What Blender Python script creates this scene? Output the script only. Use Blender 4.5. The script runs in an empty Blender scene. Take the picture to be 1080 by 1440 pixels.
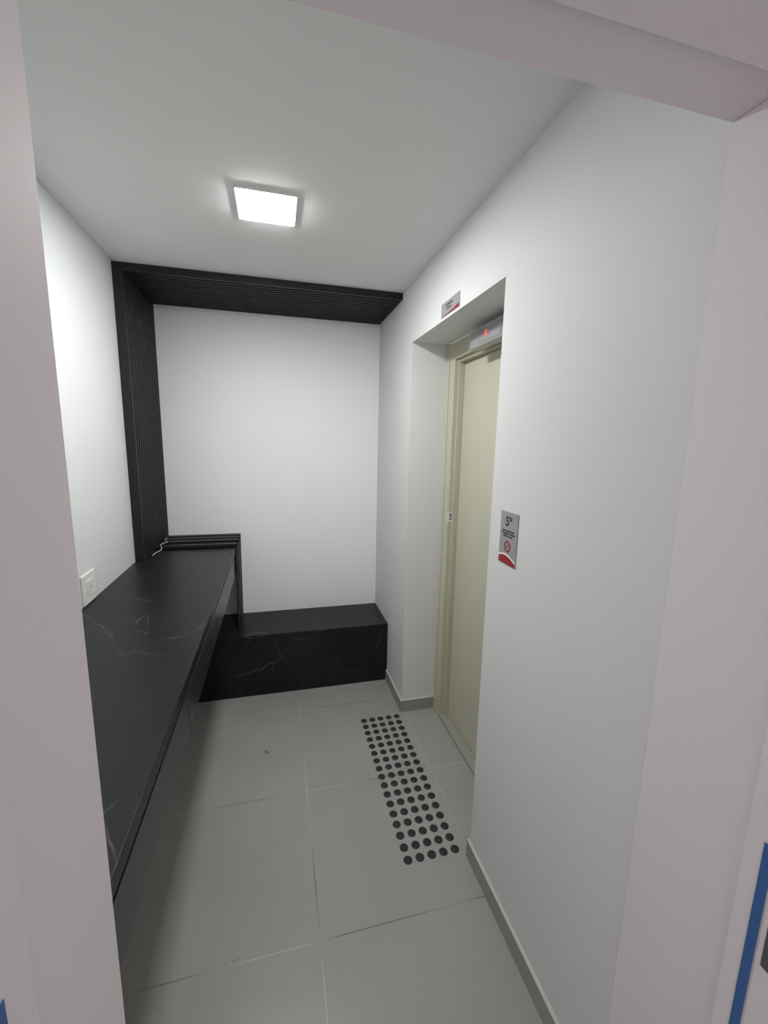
import bpy, bmesh, math
from mathutils import Matrix, Vector
sc=bpy.context.scene
sc.view_settings.view_transform='Standard'

# ------------------------------------------------------------- dimensions (m)
XL,XR,YB,YS,H=-.717,.694,2.88,2.354,2.384
YO1,YO2,ZO,D=2.164,1.248,2.089,.2
ZD,XD=.943,-.247
YF,ZB,YBF=.576,.40,2.51
XJL,XJR,ZJ=-.241,.690,2.077
YN=.25

# ------------------------------------------------------------- materials
def mat(name,col,rough=.5,metal=0,spec=.5,emit=None,es=0):
    m=bpy.data.materials.new(name);m.use_nodes=True
    b=m.node_tree.nodes['Principled BSDF']
    b.inputs['Base Color'].default_value=(*col,1);b.inputs['Roughness'].default_value=rough
    b.inputs['Metallic'].default_value=metal;b.inputs['Specular IOR Level'].default_value=spec
    if emit: b.inputs['Emission Color'].default_value=(*emit,1);b.inputs['Emission Strength'].default_value=es
    return m
def N(m,t): return m.node_tree.nodes.new(t)
def L(m,a,b): m.node_tree.links.new(a,b)
def B(m): return m.node_tree.nodes['Principled BSDF']
def bump(m,scale,strength,dist=.001,detail=3):
    tc=N(m,'ShaderNodeNewGeometry');n=N(m,'ShaderNodeTexNoise');n.inputs['Scale'].default_value=scale;n.inputs['Detail'].default_value=detail
    L(m,tc.outputs['Position'],n.inputs['Vector'])
    b=N(m,'ShaderNodeBump');b.inputs['Strength'].default_value=strength;b.inputs['Distance'].default_value=dist
    L(m,n.outputs['Fac'],b.inputs['Height']);L(m,b.outputs['Normal'],B(m).inputs['Normal'])
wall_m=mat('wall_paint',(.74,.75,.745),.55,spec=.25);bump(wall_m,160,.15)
wallr_m=mat('right_wall_paint_shaded',(.71,.712,.71),.6,spec=.2);bump(wallr_m,160,.15)  # same wall paint, darkened to stand in for weaker light on this side
back_m=mat('back_wall_paint_lit',(.93,.89,.935),.6,spec=.25);bump(back_m,160,.15)  # lilac paint, lightened to imitate lamp light falling mostly towards the back
ceil_m=mat('ceiling_paint',(.78,.795,.78),.8,spec=.2);bump(ceil_m,160,.1)
jamb_m=mat('door_frame_paint',(.79,.725,.74),.65,spec=.12);bump(jamb_m,60,.15)
trimtop=mat('baseboard_grout',(.55,.54,.50),.6)
base_m=mat('baseboard_porcelain',(.30,.30,.275),.4)
slat_m=mat('slat_black_laminate',(.013,.013,.015),.5,spec=.35);bump(slat_m,90,.2)
fas_m=mat('drawer_graphite_laminate',(.022,.024,.024),.3,spec=.42)
dark_m=mat('dark_recess',(.004,.004,.004),.8,spec=.2)
bei_m=mat('elevator_beige_enamel',(.54,.525,.405),.35,spec=.5);bump(bei_m,300,.06)
bei2_m=mat('elevator_leaf_enamel',(.57,.555,.435),.33,spec=.5);bump(bei2_m,300,.06)
gray_m=mat('brushed_gray',(.42,.42,.43),.35,metal=.3)
sill_m=mat('sill_metal',(.42,.41,.36),.4,metal=.3)
white_p=mat('white_plastic',(.80,.80,.78),.35)
black_r=mat('black_rubber',(.018,.020,.021),.55,spec=.4)
signg=mat('sign_gray_acrylic',(.33,.33,.34),.4)
ink=mat('ink_black',(.02,.02,.025),.6)
red_m=mat('sign_red',(.33,.02,.03),.5)
whi=mat('sign_white',(.8,.8,.8),.5)
led_r=mat('display_led_red',(.8,.05,.03),.5,emit=(1,.05,.03),es=1.6)
blue_m=mat('blue_protective_tape',(.045,.13,.36),.5)
steel_m=mat('latch_steel',(.16,.16,.16),.4,metal=.6)
lamp_m=mat('led_diffuser',(1,1,1),.5,emit=(.98,1.0,.985),es=158)
cable_m=mat('cable_white',(.7,.7,.7),.5)
crumb_m=mat('debris_dust',(.14,.12,.10),.9)

# floor tiles
fl=mat('floor_porcelain',(.3,.31,.3),.34,spec=.5)
g=N(fl,'ShaderNodeNewGeometry');sx=N(fl,'ShaderNodeSeparateXYZ');L(fl,g.outputs['Position'],sx.inputs[0])
def M(m,op,a,b=None,c=None):
    n=N(m,'ShaderNodeMath');n.operation=op
    for i,v in enumerate((a,b,c)):
        if v is None: continue
        if isinstance(v,(int,float)): n.inputs[i].default_value=v
        else: L(m,v,n.inputs[i])
    return n.outputs[0]
def line(ax,off):
    t=M(fl,'SUBTRACT',sx.outputs[ax],off-6-.3);t=M(fl,'MODULO',t,.6);t=M(fl,'SUBTRACT',t,.3);return M(fl,'ABSOLUTE',t)
d=M(fl,'MINIMUM',line(0,.105),line(1,2.306))
gm=N(fl,'ShaderNodeMapRange');gm.inputs[1].default_value=.0012;gm.inputs[2].default_value=.0022;gm.inputs[3].default_value=1;gm.inputs[4].default_value=0
L(fl,d,gm.inputs[0])
nz=N(fl,'ShaderNodeTexNoise');nz.inputs['Scale'].default_value=2.2;nz.inputs['Detail'].default_value=6;L(fl,g.outputs['Position'],nz.inputs['Vector'])
cr=N(fl,'ShaderNodeValToRGB');cr.color_ramp.elements[0].position=.3;cr.color_ramp.elements[0].color=(.31,.32,.30,1);cr.color_ramp.elements[1].position=.7;cr.color_ramp.elements[1].color=(.355,.363,.343,1)
L(fl,nz.outputs['Fac'],cr.inputs[0])
nz2=N(fl,'ShaderNodeTexNoise');nz2.inputs['Scale'].default_value=1.7;L(fl,g.outputs['Position'],nz2.inputs['Vector'])
gc=N(fl,'ShaderNodeValToRGB');gc.color_ramp.elements[0].position=.42;gc.color_ramp.elements[0].color=(.16,.155,.14,1);gc.color_ramp.elements[1].position=.56;gc.color_ramp.elements[1].color=(.50,.49,.46,1)
L(fl,nz2.outputs['Fac'],gc.inputs[0])
mx=N(fl,'ShaderNodeMix');mx.data_type='RGBA';L(fl,gm.outputs[0],mx.inputs[0]);L(fl,cr.outputs[0],mx.inputs[6]);L(fl,gc.outputs[0],mx.inputs[7]);L(fl,mx.outputs[2],B(fl).inputs['Base Color'])
bp=N(fl,'ShaderNodeBump');bp.invert=True;bp.inputs['Distance'].default_value=.0015;bp.inputs['Strength'].default_value=.5;L(fl,gm.outputs[0],bp.inputs['Height']);L(fl,bp.outputs[0],B(fl).inputs['Normal'])

# black marble with fine veins
mb=mat('black_marble',(.02,.02,.02),.38,spec=.33)
g=N(mb,'ShaderNodeNewGeometry')
mp=N(mb,'ShaderNodeMapping');mp.inputs['Rotation'].default_value=(.4,.3,.6);mp.inputs['Scale'].default_value=(1,.55,1);L(mb,g.outputs['Position'],mp.inputs[0])
wn=N(mb,'ShaderNodeTexNoise');wn.inputs['Scale'].default_value=3;wn.inputs['Detail'].default_value=5;L(mb,mp.outputs[0],wn.inputs['Vector'])
va=N(mb,'ShaderNodeVectorMath');va.operation='MULTIPLY_ADD';L(mb,wn.outputs['Color'],va.inputs[0]);va.inputs[1].default_value=(.12,.12,.12);L(mb,mp.outputs[0],va.inputs[2])
def veins(scale,w,lo,hi):
    vo=N(mb,'ShaderNodeTexVoronoi');vo.feature='DISTANCE_TO_EDGE';vo.inputs['Scale'].default_value=scale;L(mb,va.outputs[0],vo.inputs['Vector'])
    r=N(mb,'ShaderNodeMapRange');r.inputs[1].default_value=0;r.inputs[2].default_value=w;r.inputs[3].default_value=1;r.inputs[4].default_value=0;L(mb,vo.outputs['Distance'],r.inputs[0])
    n=N(mb,'ShaderNodeTexNoise');n.inputs['Scale'].default_value=5+scale;L(mb,g.outputs['Position'],n.inputs['Vector'])
    r2=N(mb,'ShaderNodeMapRange');r2.inputs[1].default_value=lo;r2.inputs[2].default_value=hi;L(mb,n.outputs['Fac'],r2.inputs[0])
    return M(mb,'MULTIPLY',r.outputs[0],r2.outputs[0])
v=M(mb,'MAXIMUM',veins(3.6,.008,.44,.68),M(mb,'MULTIPLY',veins(6.5,.010,.52,.74),.6))
cl=N(mb,'ShaderNodeValToRGB');cl.color_ramp.elements[0].position=.3;cl.color_ramp.elements[0].color=(.004,.004,.005,1);cl.color_ramp.elements[1].position=.75;cl.color_ramp.elements[1].color=(.010,.010,.011,1);L(mb,wn.outputs['Fac'],cl.inputs[0])
mx=N(mb,'ShaderNodeMix');mx.data_type='RGBA';L(mb,M(mb,'MULTIPLY',v,.55),mx.inputs[0]);L(mb,cl.outputs[0],mx.inputs[6]);mx.inputs[7].default_value=(.18,.17,.17,1);L(mb,mx.outputs[2],B(mb).inputs['Base Color'])

# ------------------------------------------------------------- mesh helpers
def build(name,boxes,bevel=0,extra=None):
    bm=bmesh.new();mats=[]
    def mi(m):
        if m not in mats: mats.append(m)
        return mats.index(m)
    for lo,hi,m in boxes:
        vs=[bm.verts.new((x,y,z)) for x in (lo[0],hi[0]) for y in (lo[1],hi[1]) for z in (lo[2],hi[2])]
        for f in ((0,1,3,2),(4,6,7,5),(0,4,5,1),(2,3,7,6),(0,2,6,4),(1,5,7,3)):
            fc=bm.faces.new([vs[i] for i in f]);fc.material_index=mi(m)
    if extra: extra(bm,mi)
    bmesh.ops.recalc_face_normals(bm,faces=bm.faces)
    me=bpy.data.meshes.new(name);bm.to_mesh(me);bm.free()
    for m in mats: me.materials.append(m)
    o=bpy.data.objects.new(name,me);sc.collection.objects.link(o)
    if bevel:
        b=o.modifiers.new('bevel','BEVEL');b.width=bevel;b.segments=2;b.limit_method='ANGLE'
    return o
def empty(name,loc=(0,0,0)):
    e=bpy.data.objects.new(name,None);e.location=loc;e.empty_display_size=.1;sc.collection.objects.link(e);return e
def child(o,p):
    o.parent=p;o.matrix_parent_inverse=Matrix.Translation(-Vector(p.location));return o
def text(name,s,size,loc,m,p,axis='x',align='CENTER',bold=0):
    c=bpy.data.curves.new(name,'FONT');c.body=s;c.size=size;c.align_x=align;c.align_y='CENTER';c.extrude=.0003;c.offset=bold
    c.materials.append(m);o=bpy.data.objects.new(name,c);sc.collection.objects.link(o)
    if axis=='x':   # on plane facing -X : text right = -Y
        R=Matrix(((0,0,-1),(-1,0,0),(0,1,0)))
    else:           # facing -Y : text right = +X
        R=Matrix(((1,0,0),(0,0,-1),(0,1,0)))
    o.matrix_world=Matrix.Translation(loc)@R.to_4x4()
    o.parent=p;o.matrix_parent_inverse=Matrix.Translation(-Vector(p.location));return o

# ------------------------------------------------------------- shell
build('floor',[((-1.4,-1.8,-.05),(1.6,YB+.1,0),fl)])
build('ceiling',[((-1.4,-1.8,H),(1.6,YB+.1,H+.08),ceil_m)])
build('wall_left',[((XL-.1,YF,0),(XL,YB,H),wall_m)])
build('wall_back',[((XL-.1,YB,0),(XR+.35,YB+.1,H),back_m)])
build('wall_right',[((XR,YF,0),(XR+D,YO2,H),wallr_m),((XR,YO2,ZO),(XR+D,YO1,H),wallr_m),((XR,YO1,0),(XR+D,YB,H),wallr_m)])
build('wall_front',[((-1.4,YN,0),(XJL-.03,YF,H),wall_m),((XJR+.03,YN,0),(1.6,YF,H),wall_m),((XJL-.03,YN,ZJ+.03),(XJR+.03,YF,H),wall_m)])
build('wall_hall_left',[((-1.4,-1.8,0),(-1.3,YN,H),wall_m)])
build('wall_hall_right',[((1.5,-1.8,0),(1.6,YN,H),wall_m)])
# door frame
build('trim_door_frame',[((XJL-.03,YN-.01,0),(XJL,YF+.004,ZJ),jamb_m),((XJR,YN-.01,0),(XJR+.03,YF+.004,ZJ),jamb_m),((XJL-.03,YN-.01,ZJ),(XJR+.03,YF+.004,ZJ+.03),jamb_m),
 ((XJL-.03,YN-.01,0),(XJL+.010,.385,ZJ-.012),jamb_m),((XJR-.010,YN-.01,0),(XJR+.03,.39,ZJ-.012),jamb_m),((XJL-.03,YN-.01,ZJ-.014),(XJR+.03,.485,ZJ+.01),jamb_m),
 ((XJR-.0115,.326,.83),(XJR-.009,.344,.90),steel_m)],.003)
# blue tape strips on frame
build('blue_tape',[((XJR-.0115,.353,.0),(XJR-.0105,.366,1.02),blue_m)])
build('blue_tape',[((XJL+.0105,.325,.0),(XJL+.0115,.345,1.12),blue_m)])
# baseboards
bh,bt=.072,.010
def bb(x0,y0,x1,y1): return [((x0,y0,0),(x1,y1,bh),base_m),((x0,y0,bh),(x1,y1,bh+.003),trimtop)]
build('baseboard_right',bb(XR-bt,YF+.006,XR,YO2)+bb(XR-bt,YO2,XR+D,YO2+bt)+bb(XR-bt,YO1-bt,XR,YBF)+bb(XR,YO1-bt,XR+D,YO1))
build('baseboard_left',bb(XL,YF,XL+bt,YBF))

# ------------------------------------------------------------- slatted portal (ceiling + left wall)
TL,TC=.044,.034
ye=2.585
bx=[]
n=15
y0=YS+.022;pitch=(YB-y0)/n
bx.append(((XL,YS,H-TC),(XR,y0,H),slat_m))
bx.append(((XL,y0,H-.010),(XR,YB,H),dark_m))
bx.append(((XL,YS,ZD),(XL+TL,y0,H-TC+.001),slat_m))
bx.append(((XL,y0,ZD),(XL+.014,YB,H-.01),dark_m))
for i in range(n):
    a=y0+pitch*(i+.50);b=y0+pitch*(i+1)
    bx.append(((XL+.01,a,H-TC),(XR,b,H-.008),slat_m))
    bx.append(((XL+.012,a,ZD),(XL+TL,b,H-TC+.002),slat_m))
build('slatted_wood_portal',bx,.0015)

# ------------------------------------------------------------- suspended desk (with slatted return down to the bench)
e=empty('floating_desk',(XL+.2,1.7,ZD))
child(build('marble_top',[((XL,YF+.001,ZD-.035),(XD,YB,ZD),mb)],.002),e)
child(build('body',[((XL,YF+.001,.775),(XD-.022,YB,ZD-.035),dark_m)]),e)
fr=[];ys=[YF+.001,1.16,1.73,2.30,YB]
for a,b in zip(ys,ys[1:]): fr.append(((XD-.022,a+.0015,.769),(XD-.003,b-.0015,ZD-.050),fas_m))
child(build('drawer_fronts',fr,.0012),e)
bx=[];zt=ZD+.012
bx.append(((XL+TL,ye,ZD),(XD+.004,YB,zt-.006),dark_m))
bx.append(((XD,ye,ZB),(XD+.003,YB,zt-.006),dark_m))
m_=4;pp=(YB-ye)/m_
for i in range(m_):
    a=ye+pp*i+ (0 if i==0 else pp*.45);b=ye+pp*(i+1)-(pp*.5 if i==0 else 0)
    bx.append(((XL+TL,a,ZD),(XD+.010,b,zt+.008),slat_m))
    bx.append(((XD,a,ZB),(XD+.010,b,zt+.006),slat_m))
child(build('slatted_return',bx,.0015),e)
# ------------------------------------------------------------- bench
build('marble_bench',[((XL,YBF,ZB-.03),(XR,YB,ZB),mb),((XL,YBF+.002,0),(XR,YB,ZB-.0312),mb)],.002)

# ------------------------------------------------------------- elevator
ex=XR+D
e=empty('elevator_door',(ex,(YO1+YO2)/2,0))
pw,rd=.095,.05
child(build('frame',[((ex,YO1-pw,0),(ex+.12,YO1,ZO),bei_m),((ex,YO2,0),(ex+.12,YO2+pw,ZO),bei_m),((ex,YO2+pw,ZO-.085),(ex+.12,YO1-pw,ZO),bei_m),
  ((ex-.004,YO1-.03,0),(ex,YO1-.0,ZO),bei_m),((ex+.02,YO1-pw-.012,0),(ex+.12,YO1-pw,ZO-.085),bei_m),((ex+.02,YO2+pw,ZO-.1),(ex+.12,YO1-pw-.012,ZO-.085),bei_m)],.002),e)
child(build('door_leaf',[((ex+rd,YO2+pw,.02),(ex+rd+.03,YO1-pw-.014,ZO-.102),bei2_m)],.003),e)
child(build('sill',[((ex-.002,YO2+pw,0),(ex+.10,YO1-pw-.001,.018),sill_m)],.001),e)
child(build('display_box',[((ex-.050,1.48,ZO-.100),(ex-.001,1.80,ZO-.022),gray_m)],.003),e)
child(build('display_panel',[((ex-.0515,1.53,ZO-.090),(ex-.050,1.72,ZO-.032),signg)]),e)
text('display_digit','8',.038,(ex-.052,1.65,ZO-.061),led_r,e)
child(build('floor_number_plate',[((ex-.006,YO1-pw-.003,1.163),(ex+.036,YO1-pw,1.215),white_p)],.001),e)
text('floor_number_plate_text','5',.045,(ex+.015,YO1-pw-.0036,1.19),ink,e,'y',bold=.0008)

# ------------------------------------------------------------- signs
e=empty('floor_sign',(XR,1.13,1.30))
child(build('plate',[((XR-.003,1.08,1.213),(XR,1.178,1.378),signg)],.001),e)
def wave(bm,mi):
    for (zf,m,off) in ((lambda t:.020+.012*math.sin(t*3.1+.4),whi,.0034),(lambda t:.014+.012*math.sin(t*3.1+.4),red_m,.0038)):
        n=14;prev=None
        for i in range(n+1):
            t=i/n;y=1.176-t*.094;a=bm.verts.new((XR-off,y,1.215));b=bm.verts.new((XR-off,y,1.215+zf(t)))
            if prev: f=bm.faces.new((prev[0],a,b,prev[1]));f.material_index=mi(m)
            prev=(a,b)
    # prohibition symbol
    n=24
    for k,(r0,r1,cy,cz) in enumerate(((.013,.018,1.130,1.270),)):
        ring=[]
        for i in range(n):
            a=2*math.pi*i/n;ring.append((bm.verts.new((XR-.0038,cy+r0*math.cos(a),cz+r0*math.sin(a))),bm.verts.new((XR-.0038,cy+r1*math.cos(a),cz+r1*math.sin(a)))))
        for i in range(n):
            a,b=ring[i],ring[(i+1)%n];f=bm.faces.new((a[0],b[0],b[1],a[1]));f.material_index=mi(red_m)
        q=[bm.verts.new((XR-.0038,cy+u,cz+w)) for u,w in ((-.011,.009),(-.009,.011),(.011,-.009),(.009,-.011))]
        f=bm.faces.new(q);f.material_index=mi(red_m)
child(build('artwork',[],0,wave),e)
text('digit','5º',.042,(XR-.0034,1.130,1.347),ink,e,bold=.0006)
text('lines','HALL ELEVADOR\nÉ PROIBIDO FUMAR\nNESTE LOCAL',.0085,(XR-.0034,1.130,1.310),ink,e)
e=empty('elevator_sign',(XR,1.675,2.13))
child(build('plate',[((XR-.003,1.585,2.100),(XR,1.768,2.155),signg)],.001),e)
def strip(bm,mi):
    vs=[bm.verts.new((XR-.0036,y,z)) for y,z in ((1.767,2.101),(1.586,2.101),(1.586,2.115),(1.68,2.105))]
    f=bm.faces.new(vs);f.material_index=mi(red_m)
child(build('red_swoosh',[],0,strip),e)
text('label','ELEVADOR\nSOCIAL',.014,(XR-.0034,1.685,2.131),ink,e)

# ------------------------------------------------------------- outlet
e=empty('power_outlet',(XL,1.785,1.0))
child(build('cover_plate',[((XL,1.73,.945),(XL+.008,1.845,1.063),white_p)],.003),e)
child(build('module',[((XL+.008,1.762,.975),(XL+.0105,1.815,1.035),white_p)],.001),e)
def holes(bm,mi):
    for dy,dz in ((-.010,0),(.010,0),(0,.006)):
        bmesh.ops.create_circle(bm,cap_ends=True,segments=12,radius=.0028,matrix=Matrix.Translation((XL+.0108,1.788+dy,1.003+dz))@Matrix.Rotation(math.pi/2,4,'Y'))
    for f in bm.faces: f.material_index=mi(ink)
child(build('sockets',[],0,holes),e)

# ------------------------------------------------------------- tactile studs
def studs(bm,mi):
    rows,cols=17,5
    for r in range(rows):
        for c in range(cols):
            x=.458+c*.0485;y=1.292+r*(2.125-1.292)/(rows-1)
            prof=[(.0172,0),(.0168,.0022),(.0125,.0045),(.0085,.0048),(.0080,.0040),(.0,.0040)]
            prev=None;S=18
            for (rad,z) in prof:
                if rad>0: ring=[bm.verts.new((x+rad*math.cos(2*math.pi*k/S),y+rad*math.sin(2*math.pi*k/S),z)) for k in range(S)]
                else:
                    v=bm.verts.new((x,y,z))
                    for k in range(S): bm.faces.new((prev[k],prev[(k+1)%S],v))
                    break
                if prev:
                    for k in range(S): bm.faces.new((prev[k],prev[(k+1)%S],ring[(k+1)%S],ring[k]))
                prev=ring
    mi(black_r)
build('tactile_paving_studs',[],0,studs)

# ------------------------------------------------------------- cable, debris
def curve(name,pts,r,m):
    c=bpy.data.curves.new(name,'CURVE');c.dimensions='3D';c.bevel_depth=r;c.bevel_resolution=3
    s=c.splines.new('BEZIER');s.bezier_points.add(len(pts)-1)
    for b,p in zip(s.bezier_points,pts): b.co=p;b.handle_left_type=b.handle_right_type='AUTO'
    c.materials.append(m);o=bpy.data.objects.new(name,c);sc.collection.objects.link(o);return o
curve('power_cable',[(XL+.05,2.80,.967),(XL+.055,2.74,.967),(XL+.08,2.68,.967),(XL+.06,2.62,.967),(XL+.075,2.56,.952),(XL+.055,2.50,.946),(XL+.058,2.45,.946)],.002,cable_m)
def debris(bm,mi):
    import random;random.seed(3)
    for cx,cy,s in ((-.08,2.0,.0075),(-.070,1.99,.005),(-.088,2.015,.003),(-.16,1.115,.0025),(-.145,1.118,.002),(-.18,1.112,.002)):
        r=bmesh.ops.create_icosphere(bm,subdivisions=1,radius=s)
        for v in r['verts']:
            v.co*=random.uniform(.7,1.2);v.co.z=v.co.z*.4+s*.35;v.co.x+=cx;v.co.y+=cy
    mi(crumb_m)
build('floor_debris',[],0,debris)

# ------------------------------------------------------------- ceiling light
e=empty('ceiling_light_panel',(-.01,1.67,H))
cx,cy,a=-.01,1.665,.094
t=.005
child(build('rim',[((cx-a-t,cy-a-t,H-.010),(cx-a,cy+a+t,H),white_p),((cx+a,cy-a-t,H-.010),(cx+a+t,cy+a+t,H),white_p),((cx-a,cy-a-t,H-.010),(cx+a,cy-a,H),white_p),((cx-a,cy+a,H-.010),(cx+a,cy+a+t,H),white_p)]),e)
child(build('diffuser',[((cx-a,cy-a,H-.0122),(cx+a,cy+a,H-.002),lamp_m)]),e)

# ------------------------------------------------------------- hall daylight
w=bpy.data.worlds.new('world');sc.world=w;w.use_nodes=True
w.node_tree.nodes['Background'].inputs[0].default_value=(1,.94,.965,1);w.node_tree.nodes['Background'].inputs[1].default_value=1.1

# ------------------------------------------------------------- camera
p,yw,r=-.167,.254,.020
cp,sp,cy_,sy_=math.cos(p),math.sin(p),math.cos(yw),math.sin(yw)
f=Vector((sy_*cp,cy_*cp,sp));rt=Vector((cy_,-sy_,0));up=rt.cross(f)
c,s=math.cos(r),math.sin(r)
r2=c*rt+s*up;u2=-s*rt+c*up
cam=bpy.data.cameras.new('camera');co=bpy.data.objects.new('camera',cam);sc.collection.objects.link(co)
m=Matrix((r2,u2,-f)).transposed().to_4x4();m.translation=(0,0,1.585);co.matrix_world=m
cam.sensor_fit='VERTICAL';cam.sensor_height=36;cam.lens=589.48/1440*36;cam.clip_start=.02
sc.camera=co
